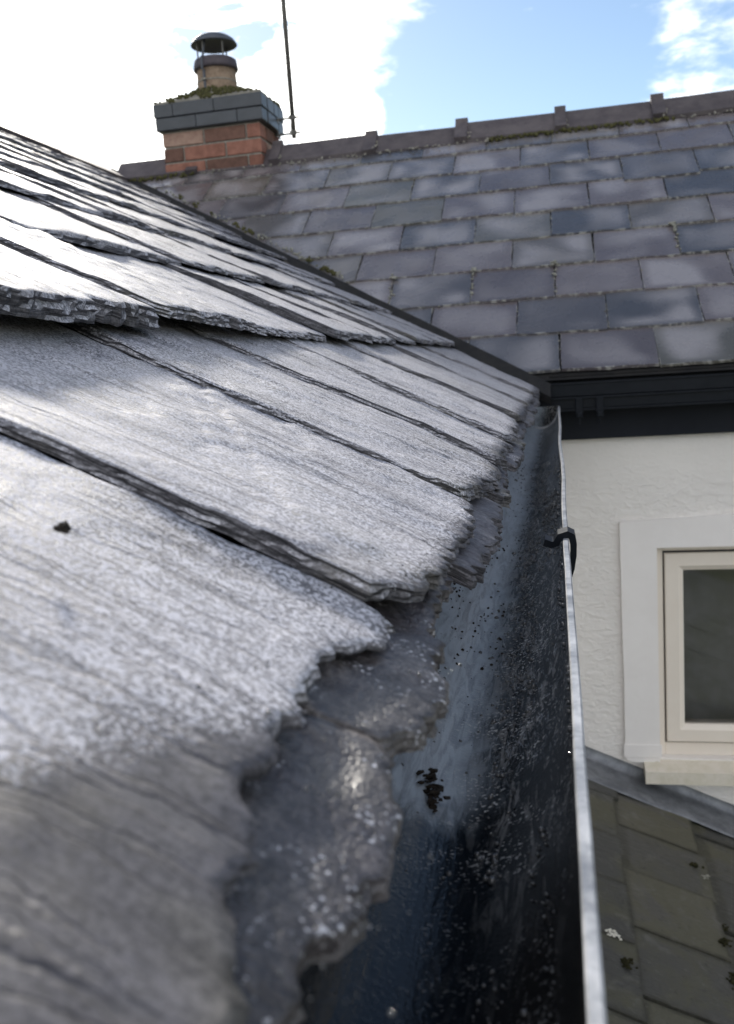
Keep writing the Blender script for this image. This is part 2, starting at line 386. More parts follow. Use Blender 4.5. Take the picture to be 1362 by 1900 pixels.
def gutter_plastic():
    m, b = material('black gutter plastic')
    p = b.pos(); sep = b.n('ShaderNodeSeparateXYZ', {0: p}); x, y, z = sep.outputs
    st = b.noise(b.v('MULTIPLY', p, (1.0, .12, .6)), 170, 4, .6, 1.2)
    st2 = b.noise(b.v('MULTIPLY', p, (1.0, .3, 1.0)), 60, 4, .65, 2.0)
    big = b.noise(p, 18, 4, .6, .8); spk = b.noise(p, 420, 2, .6)
    # sky reflection painted in pale blue on the roof side, from a little way along the run
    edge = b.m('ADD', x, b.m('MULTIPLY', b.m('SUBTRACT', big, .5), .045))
    sky_film = b.m('MULTIPLY', b.ss(edge, -.068, -.028, 1.0, 0.0), b.ss(b.m('ADD', y, b.m('MULTIPLY', b.m('SUBTRACT', st2, .5), .06)), .395, .43))
    sky_film = b.m('MULTIPLY', sky_film, b.ss(st, .34, .60, .55, 1.0))
    scum = b.m('MULTIPLY', b.ss(edge, -.062, -.02), b.m('MULTIPLY', b.ss(y, .22, .52), b.m('MULTIPLY', b.ss(st, .47, .60), b.ss(st2, .40, .54))))
    grit = b.m('MULTIPLY', b.m('MULTIPLY', b.ss(spk, .57, .66), b.ss(b.noise(p, 26, 3, .6, 1.0), .42, .56)), b.ss(y, .24, .5, .08, .95))
    grit = b.m('MULTIPLY', grit, b.ss(edge, -.075, -.035, .25, 1.0))
    col = b.mix(b.ss(edge, -.05, -.01), (.0055, .0085, .0125), (.0125, .0118, .0115))
    col = b.mix(sky_film, col, (.34, .385, .43))
    col = b.mix(b.m('MULTIPLY', scum, .8), col, (.27, .265, .26))
    col = b.mix(grit, col, (.58, .58, .57))
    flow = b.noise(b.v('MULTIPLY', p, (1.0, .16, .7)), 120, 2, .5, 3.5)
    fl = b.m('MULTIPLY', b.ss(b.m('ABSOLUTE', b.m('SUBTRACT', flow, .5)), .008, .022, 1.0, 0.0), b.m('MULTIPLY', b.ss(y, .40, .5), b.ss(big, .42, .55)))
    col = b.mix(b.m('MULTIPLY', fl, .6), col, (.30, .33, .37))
    rough = b.m('ADD', b.m('ADD', .22, b.m('MULTIPLY', sky_film, .16)), b.m('MULTIPLY', big, .12)); rough = b.m('SUBTRACT', rough, .06)
    h = b.m('ADD', b.m('MULTIPLY', st, .5), b.m('MULTIPLY', spk, .35))
    b.out(col, rough, b.bump(h, .0009, .75), spec=.24)
    return m

def render_wall():
    m, b = material('white rendered wall')
    p = b.pos(); q = b.v('MULTIPLY', p, (.55, 1, 1.0))
    n1 = b.noise(q, 52, 5, .6, 1.1); n2 = b.noise(p, 3, 4, .6); n3 = b.noise(p, 150, 3, .6)
    z = b.n('ShaderNodeSeparateXYZ', {0: p}).outputs[2]
    col = b.mix(b.ss(n2, .35, .7), (.88, .84, .80), (.83, .79, .755))
    amp = b.ss(z, -.55, -.34, 1.0, .35)
    h = b.m('MULTIPLY', b.m('ADD', b.ss(n1, .3, .75), b.m('MULTIPLY', n3, .25)), amp)
    b.out(col, .75, b.bump(h, .0042, .75), spec=.25)
    return m

def glass_pane():
    m, b = material('window glass')
    fr = b.n('ShaderNodeFresnel', {'IOR': 1.52}).outputs[0]
    tr = b.n('ShaderNodeBsdfTransparent', {'Color': (.82, .81, .80, 1)}); gl = b.n('ShaderNodeBsdfGlossy', {'Roughness': .02})
    mx = b.n('ShaderNodeMixShader', {0: b.m('MULTIPLY', fr, 1.9, clamp=True), 1: tr.outputs[0], 2: gl.outputs[0]})
    b.t.links.new(mx.outputs[0], b.n('ShaderNodeOutputMaterial').inputs[0])
    return m

def brick_mat(name, c0, c1): return simple(name, c0, c1, 28, .85, .003, .2, per=.35)

M = dict(
    frost=frosted_slate(), wet=wet_slate(), slate=roof_slate(), mossy=mossy_slate(),
    gutter=gutter_plastic(), wall=render_wall(), glass=glass_pane(),
    rim=simple('gutter lip with painted glint', (.17, .18, .20), (.50, .51, .53), 38, .30, .0006, .6),  # black plastic lip coloured pale to stand for its sky glint
    black=simple('black painted plastic', (.006, .008, .012), (.009, .011, .016), 30, .36, .0005, .14),
    fascia=simple('dark painted fascia', (.008, .010, .017), (.011, .0135, .021), 8, .55, .0008, .2),
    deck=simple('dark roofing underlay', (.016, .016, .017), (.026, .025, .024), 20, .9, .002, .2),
    ridge=simple('weathered clay ridge tile', (.070, .058, .062), (.115, .098, .098), 14, .62, .002, .35, per=.3),
    mortar=simple('old lime mortar', (.20, .19, .165), (.32, .30, .26), 70, .95, .003, .1),
    lichen=simple('pale crusted lichen', (.20, .20, .17), (.38, .37, .32), 120, .95, .002, .1),
    moss=simple('olive moss', (.052, .052, .022), (.125, .118, .055), 160, .95, .003, .1),
    surround=simple('smooth painted render', (.84, .80, .775), (.88, .845, .82), 6, .6, .0012, .3),
    cream=simple('cream window frame', (.81, .73, .64), (.83, .755, .665), 10, .38, .0003, .45),
    sill=simple('cream sill stained', (.66, .61, .49), (.77, .71, .62), 22, .45, .0005, .4),
    seal=simple('black rubber seal', (.012, .012, .012), (.018, .018, .018), 50, .6, .0005, .3),
    lead=simple('weathered lead', (.105, .112, .125), (.215, .225, .245), 16, .42, .0015, .5, metal=.35),
    red=brick_mat('red brick', (.19, .088, .064), (.29, .140, .102)),
    pale=brick_mat('pale brick', (.24, .15, .115), (.33, .225, .175)),
    dark=brick_mat('burnt brick', (.12, .068, .052), (.19, .105, .08)),
    blue=simple('dark glazed brick', (.034, .039, .047), (.048, .054, .064), 20, .36, .0015, .55, per=.12),
    pot=simple('buff chimney pot', (.19, .135, .095), (.34, .255, .185), 22, .8, .002, .2),
    potband=simple('dark purple clay collar', (.055, .045, .055), (.085, .07, .08), 30, .6, .001, .35),
    cowl=simple('painted metal cowl', (.055, .062, .08), (.085, .092, .11), 20, .5, .0006, .45),
    steel=simple('dull galvanised steel', (.10, .095, .085), (.17, .16, .145), 40, .5, .0006, .5, metal=.3),
    room=simple('dim room plaster', (.30, .32, .34), (.36, .38, .39), 5, .9, .001, .2),
    curtain=simple('dim olive blind', (.36, .39, .34), (.50, .53, .55), 4, .9, .002, .2),
    mulch=simple('rotted leaf litter', (.010, .008, .006), (.035, .026, .018), 260, .8, .001, .3),
    oldmoss=simple('dark old moss', (.014, .015, .008), (.048, .044, .020), 160, .95, .003, .1),
    drop=simple('water drop', (.05, .052, .055), (.09, .092, .095), 80, .05, .0, .9),
    dropping=simple('chalky bird dropping', (.60, .57, .48), (.74, .72, .64), 160, .9, .001, .2),
    grass=simple('lawn grass', (.045, .052, .024), (.085, .088, .042), 3, .95, .02, .1),
)

# ------------------------------------------------------------------ ground
N = 24
gx = np.linspace(-400, 400, N); gy = np.linspace(-400, 400, N)
V = [(x, y, -4.6 + .4*float(vn(x/60, y/60, 3))*(abs(x)+abs(y) > 30)) for y in gy for x in gx]
F = [(j*N+i, j*N+i+1, (j+1)*N+i+1, (j+1)*N+i) for j in range(N-1) for i in range(N-1)]
g = make('ground', V, F, M['grass'], loc=(0, 0, -4.6)); tag(g, 'green lawn around the house', 'ground', 'structure')

# ------------------------------------------------------------------ house: wall, window, fascia
WY = 3.10
house = root('house', 'white rendered house wall with a cream framed window and a dark fascia', 'house', (0.6, WY, -4.6))
wx0, wx1, wz0, wz1 = .306, .985, -1.400, -.659                     # clear window opening inside the painted surround
mb = MB()
mb.box(-4.6, wx0, WY, WY+.24, -4.6, -.10)                          # left of the opening
mb.box(wx1, 6.0, WY, WY+.24, -4.6, -.10)
mb.box(wx0, wx1, WY, WY+.24, wz1, -.10)
mb.box(wx0, wx1, WY, WY+.24, -4.6, wz0)
mb.make('wall', M['wall'], house)
# painted raised surround, 15 mm proud, slightly uneven edge
def surround(poly):
    n = len(poly); V = [(x, WY-.016, z) for x, z in poly] + [(x, WY+.001, z) for x, z in poly]
    return V, [tuple(range(n))] + [(i, (i+1) % n, n+(i+1) % n, n+i)[::-1] for i in range(n)]
rngs = np.random.default_rng(4)
lz = np.linspace(-1.395, -.570, 16); lft = [(.1905+.004*float(vn(z*9, 0, 5)), z) for z in lz]
topx = np.linspace(.20, 1.10, 18); top = [(x, -.566+.010*(x-.19)/.36+.006*float(vn(x*8, 1, 5))) for x in topx]
rgt = [(1.10, -1.395), (wx1, -1.395), (wx1, wz1), (wx0, wz1), (wx0, -1.412)]
botx = np.linspace(.296, .20, 6); bot = [(x, -1.408+.010*float(vn(x*40, 2, 5))) for x in botx]
MB().add(*surround(lft + top + rgt + bot)).make('window_surround', M['surround'], house)
mb = MB()                                                          # plinth-like foot patch at the bottom of the surround
mb.box(.186, .312, WY-.0195, WY-.0165, -1.392, -1.345, .0012); mb.make('surround_patch', M['surround'], house)
win = MB()
yf = WY+.030
win.box(wx0+.0005, wx0+.022, yf, yf+.07, wz0, wz1-.0005, .002); win.box(wx1-.022, wx1-.0005, yf, yf+.07, wz0, wz1-.0005, .002)
win.box(wx0+.022, wx1-.022, yf, yf+.07, wz1-.020, wz1-.0005, .002); win.box(wx0+.022, wx1-.022, yf, yf+.07, wz0, wz0+.045, .002)
window = win.make('window', M['cream'], house)
sx0, sx1, sz0, sz1 = wx0+.027, wx1-.027, wz0+.051, wz1-.027
sash = MB(); w = .060
def ring(mb, x0, x1, z0, z1, w, y0, y1, bev):
    """mitred frame with a sloped inner bead"""
    P = [(x0, z0), (x1, z0), (x1, z1), (x0, z1)]
    I = [(x0+w, z0+w), (x1-w, z0+w), (x1-w, z1-w), (x0+w, z1-w)]
    Q = [(x0+w*.72, z0+w*.72), (x1-w*.72, z0+w*.72), (x1-w*.72, z1-w*.72), (x0+w*.72, z1-w*.72)]
    O = [(x0+bev, z0+bev), (x1-bev, z0+bev), (x1-bev, z1-bev), (x0+bev, z1-bev)]
    rows = [[(x, y1, z) for x, z in P], [(x, y0+bev, z) for x, z in P], [(x, y0, z) for x, z in O], [(x, y0, z) for x, z in Q], [(x, y0+.012, z) for x, z in I], [(x, y1, z) for x, z in I]]
    V = sum(rows, []); F = []
    for j in range(len(rows)-1):
        for i in range(4): k = (i+1) % 4; F.append((j*4+i, j*4+k, (j+1)*4+k, (j+1)*4+i)[::-1])
    mb.add(V, F)
ring(sash, sx0, sx1, sz0, sz1, w, yf-.010, yf+.05, .003)
sash.make('sash', M['cream'], window)
MB().box(sx0-.006, sx1+.006, yf+.012, yf+.04, sz0-.006, sz1+.006).make('seal', M['seal'], window)
bpy.data.objects.remove(bpy.data.objects['seal'])
sl_ = MB()
for a in ((sx0-.006, sx0-.0005, sz0-.006, sz1+.006), (sx1+.0005, sx1+.006, sz0-.006, sz1+.006), (sx0, sx1, sz1+.0005, sz1+.006), (sx0, sx1, sz0-.006, sz0-.0005)):
    sl_.box(a[0], a[1], yf+.004, yf+.03, a[2], a[3])
sl_.make('seal', M['seal'], window)
MB().box(sx0+w-.004, sx1-w+.004, yf+.014, yf+.018, sz0+w-.004, sz1-w+.004).make('pane', M['glass'], window)
# sill
sp_ = [(WY-.075, -1.418), (WY-.075, -1.461), (WY-.055, -1.461), (WY-.055, -1.452), (WY+.03, -1.452), (WY+.03, -1.4005)]
MB().prism(sp_, .252, 1.04, 'x').make('window_sill', M['sill'], house)
# room behind the glass
mb = MB(); rx0, rx1, ry0, ry1, rz0, rz1 = -.6, 2.2, WY+.25, WY+2.4, -2.3, -.35
V = [(x, y, z) for z in (rz0, rz1) for y in (ry0, ry1) for x in (rx0, rx1)]
mb.add(V, [(0, 1, 3, 2), (4, 6, 7, 5), (2, 3, 7, 6), (0, 2, 6, 4), (1, 5, 7, 3)]); mb.make('room', M['room'], house)
V = [(.26+i*.02, WY+.262+.012*float(vn(i*.33, j*.2, 2)), -1.50+.9*j/6) for j in range(7) for i in range(42)]
make('blind', V, [(j*42+i, j*42+i+1, (j+1)*42+i+1, (j+1)*42+i) for j in range(6) for i in range(41)], M['curtain'], house, True)
# fascia and soffit
MB().box(-.10, 6.0, 3.062, 3.085, -.287, -.090, .002).make('fascia', M['fascia'], house)
MB().box(-.10, 6.0, 3.0855, 3.0995, -.284, -.10).make('soffit', M['fascia'], house)

# ------------------------------------------------------------------ main roof
roof = root('slate_roof', 'main roof of dark purple grey slates rising to the clay ridge', 'roof', (0, D0, ZE))
CS, SN = math.cos(PSI), math.sin(PSI)
def main_pt(x, s, o): return np.array([x, D0 + s*CS - o*SN, ZE + s*SN + o*CS])
RS = 2.045                                                           # up-slope distance of the ridge line
mb = MB()
a, c = main_pt(0, -.03, -.004), main_pt(0, RS, -.004)
back = np.array([0, 2*c[1]-a[1], a[2]])
mb.add([(-2.75, a[1], a[2]), (5.5, a[1], a[2]), (5.5, c[1], c[2]), (-2.75, c[1], c[2]), (-2.75, back[1], back[2]), (5.5, back[1], back[2])],
       [(0, 1, 2, 3), (3, 2, 5, 4), (0, 3, 4), (1, 5, 2)])
mb.make('roof_deck', M['deck'], roof)

def flat_slate(name, w, L, t, mat, seed, nu=7, nv=5, jag=.003):
    """a thin slate: local x across, y up the slope (tail at 0), z out; slightly riven, edges dressed unevenly"""
    rg = np.random.default_rng(seed)
    u = np.linspace(0, 1, nu); v = np.linspace(0, 1, nv)
    X = np.zeros((nv, nu)); Y = np.zeros((nv, nu)); Z = np.zeros((nv, nu))
    tail = jag*rg.uniform(-1, 1, nu)
    for j in range(nv):
        for i in range(nu):
            X[j, i] = -w/2 + w*u[i] + (jag*.5*rg.uniform(-1, 1) if i in (0, nu-1) else 0)
            Y[j, i] = tail[i]*(1-v[j]) + L*v[j]
            Z[j, i] = t + .0012*float(fbm(X[j, i]*9, Y[j, i]*9, seed, 2))
    V = [(X[j, i], Y[j, i], Z[j, i]) for j in range(nv) for i in range(nu)]
    F = [(j*nu+i, j*nu+i+1, (j+1)*nu+i+1, (j+1)*nu+i) for j in range(nv-1) for i in range(nu-1)]
    loop = [i for i in range(nu)] + [j*nu+nu-1 for j in range(1, nv)] + [(nv-1)*nu+i for i in range(nu-2, -1, -1)] + [j*nu for j in range(nv-2, 0, -1)]
    k = len(V); n = len(loop)
    for q in loop:
        x, y, z = V[q]; j = q//nu; i = q % nu
        V.append((x + (.0015 if i == nu-1 else -.0015 if i == 0 else 0), y - (.002+.001*rg.uniform() if j == 0 else 0), 0.0))
    for q in range(n): r_ = (q+1) % n; F.append((loop[r_], loop[q], k+q, k+r_))
    F.append(tuple(range(k+n-1, k-1, -1)))
    return mesh(name, V, F, mat)

rg = random.Random(5)
x0row = [.0143, -.1259, -.2942, -.4489, -.6012, -.446, -.60, -.1268, .0143]
kinds = [flat_slate('slate', SW-.005, EXP+.075, .0085, M['slate'], 100+i) for i in range(7)]
lich = []
for r_ in range(9):
    s0 = r_*EXP
    for n in range(-12, 13):
        xc = x0row[r_] + SW*(n+.5)
        if xc > 3.4 or xc < -2.5: continue
        # slates that would lie wholly under the near roof are left out
        xv = -(ZE + s0*SN - K1)/(-K0)            # x of the valley at this tail height
        if xc + SW/2 < xv - .45: continue
        o = bpy.data.objects.new('slate', rg.choice(kinds)); link(o, roof)
        p = main_pt(xc, s0 + rg.uniform(-.005, .005), .004)
        if r_ == 6 and n == 3: p = main_pt(xc, s0-.03, .006)     # one slate has slipped
        o.location = Vector(p) - ORG[roof.name]
        o.rotation_euler = (PSI - R(1.7 + rg.uniform(-.35, .5)), R(rg.uniform(-.5, .5)), R(rg.uniform(-.55, .55)))
        # lichen and mortar crumbs along the tail and the side joint
        for _ in range(rg.choice((0, 0, 1, 2, 3, 9))):
            lich.append((*main_pt(xc + rg.uniform(-.5, .5)*SW, s0 - .002 + rg.uniform(-.004, .004), .011), rg.uniform(.0015, .0045)))
        k = rg.choice((0, 1, 2, 5, 11))
        for _ in range(k):
            lich.append((*main_pt(xc - SW/2 + rg.gauss(0, .0025), s0 + rg.uniform(.0, 1)**1.3*EXP, .0105), rg.uniform(.0012, .0036)))
for px, ss_ in ((-.294+.3*1, 2*EXP), (-.294, 2*EXP), (-.294-.3, 2*EXP), (-.449+.3*3, 3*EXP)):   # blobs of mortar sitting on the heads of joints
    for q in range(14): lich.append((*main_pt(px + random.gauss(0, .004), ss_ + .235*random.random()**.6, .013), random.uniform(.003, .0065)))
    for q in range(6): lich.append((*main_pt(px + random.gauss(0, .006), ss_ + .225 + random.gauss(0, .006), .017), random.uniform(.005, .009)))
rn_ = np.random.default_rng(8)
tag(blobs(MB(), lich, rn_, .35, (1.2, 1, .7)).make('lichen', M['lichen'], roof), kind='stuff')

# ridge tiles, each with a raised collar at its joint
apex = main_pt(0, RS, .012)
joints = [-2.20, -1.768, -1.338, -.851, -.404, .058, .500, .955, 1.41, 1.86, 2.31, 2.76, 3.2]
ZR = apex[2]; YR = apex[1]
def ridge_prof(g):
    """angular hog-back section, g = outward growth"""
    t = .016; wv = .125
    oc = [(YR - wv*CS - g*SN*1.0, ZR - wv*SN + .014 + g*.4), (YR-.022, ZR+.028+g*.5), (YR-.010, ZR+.040+g), (YR+.010, ZR+.040+g), (YR+.022, ZR+.028+g*.5), (YR + wv*CS + g*SN, ZR - wv*SN + .014 + g*.4)]
    ic = [(YR + wv*CS - .004, ZR - wv*SN - .004), (YR, ZR+.006), (YR - wv*CS + .004, ZR - wv*SN - .004)]
    return oc + ic
for i in range(len(joints)-1):
    a, c = joints[i], joints[i+1]; dz = random.uniform(-.006, .006); tl = random.uniform(-.006, .006)
    wob = lambda q, p, z, dz=dz, tl=tl, a=a, c=c: (0, dz + tl*(q-a)/(c-a))
    mb = MB(); mb.prism(ridge_prof(0), a+.003, c-.003, 'x', wob=wob)
    if i: mb.prism(ridge_prof(.026 + random.uniform(-.004, .004)), a-.028+random.uniform(-.006, .006), a+.026, 'x', wob=wob)
    mb.make('ridge_tile', M['ridge'], roof)
ms, mo = [], []
for q in range(900):                                                    # moss and mortar bedding under the lower edge of the ridge tiles
    x = random.uniform(-2.2, 3.2); big_ = float(fbm(x*2.2, 0, 41, 3))
    if x > .1 and x < .85: big_ += .28
    pt = main_pt(x, RS - .128 - abs(random.gauss(0, .012)), .014 + random.uniform(0, .012))
    if big_ > .05: ms.append((*pt, random.uniform(.004, .010)))
    elif random.random() < .35: mo.append((*pt, random.uniform(.003, .008)))
for x in joints[2:10]:
    for q in range(10): mo.append((*main_pt(x + .03 + random.gauss(0, .008), RS - random.uniform(.02, .13), .035), random.uniform(.003, .007)))
tag(blobs(MB(), ms, rn_, .4).make('moss', M['moss'], roof), kind='stuff')
tag(blobs(MB(), mo, rn_, .35).make('mortar', M['mortar'], roof), kind='stuff')

# ------------------------------------------------------------------ main roof's own gutter
hg = root('gutter', 'black box gutter under the eaves of the main roof above the white wall', 'gutter', (.6, 2.97, -.18))
pr = [(2.925, -.098), (2.925, -.138), (2.931, -.142), (2.931, -.176), (2.937, -.184), (3.052, -.184), (3.060, -.176), (3.060, -.098),
      (3.056, -.098), (3.056, -.172), (3.050, -.179), (2.941, -.179), (2.936, -.172), (2.935, -.141), (2.930, -.137), (2.930, -.098)]
MB().prism(pr, -.10, 6.0, 'x').make('trough', M['black'], hg)
mb = MB()
for z in (-.100, -.1445, -.1815): mb.box(-.10, 6.0, 2.9215, 2.9245, z-.0035, z+.0035, .001)
mb.make('bead', M['black'], hg)
MB().prism([(2.985, -.074), (3.06, -.060), (3.06, -.066), (2.985, -.080)], -.02, 6.0, 'x').make('drip_strip', M['deck'], hg)
for x in (.066, .128, 1.1, 2.0):
    mb = MB(); mb.box(x-.011, x+.011, 2.9155, 2.9212, -.205, -.146, .0015); mb.box(x-.008, x+.008, 2.908, 2.9153, -.205, -.190, .0015)
    mb.box(x-.0035, x+.0035, 2.9165, 2.9205, -.228, -.2055, .001); mb.make('bracket', M['black'], hg)

# ------------------------------------------------------------------ chimney
CX0, CX1, CY0, CY1 = -1.914, -1.396, 4.60, 4.93
ch = root('chimney', 'red brick chimney with dark brick band, mossy top and a single buff pot', 'chimney', ((CX0+CX1)/2, (CY0+CY1)/2, .9))
MB().box(CX0+.006, CX1-.006, CY0+.006, CY1-.006, .80, 1.225).make('mortar_core', M['mortar'], ch)
MB().box(CX0-.016, CX1+.016, CY0-.016, CY1+.016, 1.2265, 1.352).make('band_core', M['blue'], ch)
rb = random.Random(3)
def brick_course(z, h, x0, x1, y0, y1, off, mats, name, jt=.009):
    bw, bd = .215, .1025
    def run(a0, a1, start):
        out, p = [], a0
        q = start
        while p < a1-.02:
            e = min(p+q, a1)
            if a1-e < .05: e = a1
            out.append((p, e)); p = e+jt; q = bw
        return out
    for (a, e) in run(x0, x1, bw if off == 0 else bd):
        dv = rb.uniform(0, .003)
        MB().box(a, e, y0-dv, y0+.09, z, z+h, .003).make(name, rb.choice(mats), ch)
        MB().box(a, e, y1-.09, y1+dv, z, z+h, .003).make(name, rb.choice(mats), ch)
    for (a, e) in run(y0+.102, y1-.102, bd if off else bw):
        dv = rb.uniform(0, .003)
        MB().box(x1-.09, x1+dv, a, e, z, z+h, .003).make(name, rb.choice(mats), ch)
        MB().box(x0-dv, x0+.09, a, e, z, z+h, .003).make(name, rb.choice(mats), ch)
reds = [M['red'], M['red'], M['red'], M['pale'], M['dark']]
for i in range(5): brick_course(.857+i*.074, .0645, CX0, CX1, CY0, CY1, i % 2, reds, 'brick')
brick_course(1.228, .060, CX0-.022, CX1+.022, CY0-.022, CY1+.022, 0, [M['blue']], 'band_brick', .0015)
brick_course(1.290, .063, CX0-.026, CX1+.026, CY0-.026, CY1+.026, 1, [M['blue']], 'band_brick', .0015)
# mortar flaunching, sloped up to the pot
c0 = (-1.656, 4.765)
V, n = [], 32
def sq(t, hx, hy):
    c, s_ = math.cos(t), math.sin(t); k = 1/max(abs(c)/hx, abs(s_)/hy); return c*k, s_*k
for f_, z in ((0, 1.350), (0, 1.362), (.3, 1.378), (.62, 1.398), (1, 1.425)):
    for i in range(n):
        t = 2*math.pi*i/n; x, y = sq(t, (CX1-CX0)/2+.022, (CY1-CY0)/2+.022)
        V.append(((c0[0])*f_+(CX0+CX1)/2*(1-f_) + x*(1-f_)+.108*math.cos(t)*f_, c0[1]*f_+(CY0+CY1)/2*(1-f_)+y*(1-f_)+.108*math.sin(t)*f_, z+.004*float(vn(i*.7, z*30, 6))))
F = [(j*n+i, j*n+(i+1) % n, (j+1)*n+(i+1) % n, (j+1)*n+i) for j in range(4) for i in range(n)] + [tuple(range(4*n, 5*n))]
make('flaunching', V, F, M['mortar'], ch)
ms = []
for q in range(900):
    t = random.uniform(0, 6.283); f_ = random.uniform(.0, .95)**1.2; x, y = sq(t, (CX1-CX0)/2+.024, (CY1-CY0)/2+.024)
    px_ = c0[0]*f_+(CX0+CX1)/2*(1-f_)+x*(1-f_)+.108*math.cos(t)*f_; py_ = c0[1]*f_+(CY0+CY1)/2*(1-f_)+y*(1-f_)+.108*math.sin(t)*f_
    if float(fbm(px_*9, py_*9, 77, 2)) > -.18: ms.append((px_, py_, 1.360+.066*f_+random.uniform(-.002, .008), random.uniform(.004, .011)))
tag(blobs(MB(), ms, rn_, .4).make('moss', M['moss'], ch), kind='stuff')
pot = MB().lathe((*c0, 0), [(.070, 1.40), (.104, 1.40), (.1035, 1.44), (.101, 1.465), (.1005, 1.48), (.099, 1.536), (.099, 1.578), (.080, 1.578), (.078, 1.42)]).make('pot', M['pot'], ch, True)
MB().lathe((*c0, 0), [(.0995, 1.530), (.112, 1.532), (.115, 1.540), (.113, 1.552), (.110, 1.566), (.108, 1.579), (.100, 1.584), (.082, 1.583)]).make('collar', M['potband'], pot, True)
MB().lathe((*c0, 0), [(.1003, 1.468), (.1025, 1.469), (.1025, 1.475), (.1003, 1.476)]).make('pot_band', M['mortar'], pot, True)
mb = MB(); mb.lathe((*c0, 0), [(.0005, 1.712), (.030, 1.711), (.060, 1.704), (.085, 1.693), (.105, 1.678), (.117, 1.660), (.118, 1.656), (.112, 1.655), (.09, 1.668), (.05, 1.680), (.0005, 1.684)])
cowl = mb.make('cowl', M['cowl'], ch, True)
for t in (1.2, 2.6, 3.9, 5.5, 4.4):
    MB().tube((c0[0]+.094*math.cos(t), c0[1]+.094*math.sin(t), 1.555), (c0[0]+.094*math.cos(t), c0[1]+.094*math.sin(t), 1.668), .0042, 8).make('cowl_leg', M['steel'], cowl)
t = 4.42; ct, st_ = math.cos(t), math.sin(t)
mb = MB(); mb.tube((c0[0]+.104*ct, c0[1]+.104*st_, 1.43), (c0[0]+.1045*ct, c0[1]+.1045*st_, 1.518), .007, 8); mb.tube((c0[0]+.117*ct, c0[1]+.117*st_, 1.516), (c0[0]+.113*ct, c0[1]+.113*st_, 1.580), .006, 8)
mb.tube((c0[0]+.112*ct, c0[1]+.112*st_, 1.562), (c0[0]+.075*ct, c0[1]+.075*st_, 1.672), .005, 8); mb.make('strap', M['cowl'], cowl)
MB().box(c0[0]+.108*ct-.012, c0[0]+.108*ct+.012, c0[1]+.112*st_-.006, c0[1]+.112*st_+.004, 1.467, 1.477, .001).make('strap_clip', M['mortar'], cowl)

# aerial mast held off the chimney side
AX, AY = -1.292, 4.85
am = root('aerial_mast', 'thin steel aerial pole bracketed to the side of the brick chimney', 'aerial pole', (AX, AY, 1.19))
MB().tube((AX, AY, 1.185), (AX-.012, AY, 3.1), .0125, 14).make('pole', M['steel'], am, True)
for z in (1.283, 1.207):
    mb = MB(); mb.tube((CX1+.002, AY, z), (AX+.035, AY+.001, z+.004), .0055, 8); mb.box(AX-.019, AX+.019, AY-.018, AY-.0125, z-.010, z+.012, .001)
    mb.box(CX1+.0225, CX1+.0275, AY-.02, AY+.02, z-.018, z+.018, .001); mb.make('bracket', M['steel'], am)
mb = MB(); pts = [(AX-.006, AY-.014, 1.29), (AX-.012, AY-.016, 1.22), (AX-.03, AY-.03, 1.14), (AX-.036, AY-.06, 1.09)]
for a, c in zip(pts, pts[1:]): mb.tube(a, c, .0022, 6)
mb.make('cable', M['surround'], am)

# ------------------------------------------------------------------ near roof
nr = root('slate_roof', 'near low roof of thick rime frosted riven slates sloping to the black gutter', 'roof', tuple(near_pt(0.0, 1.0, 0.0)))
mb = MB()                                                               # boarding under the slates, and the hidden far slope
ss_ = np.array([.09, RIDGE_S-.02]); ya = -.6
pA, pB = near_pt(ss_[0], ya, -.012), near_pt(ss_[1], ya, -.012)
pC, pD = near_pt(ss_[1], valley_y(ss_[1])-.02, -.012), near_pt(ss_[0], valley_y(ss_[0])-.02, -.012)
xr = pB[0]; mir = lambda p: np.array([2*xr - p[0], p[1], p[2]])
mb.add([pA, pB, pC, pD, mir(pA), mir(pD)], [(0, 3, 2, 1), (1, 2, 5, 4), (0, 1, 4), (3, 5, 2)])
mb.make('roof_deck', M['deck'], nr)

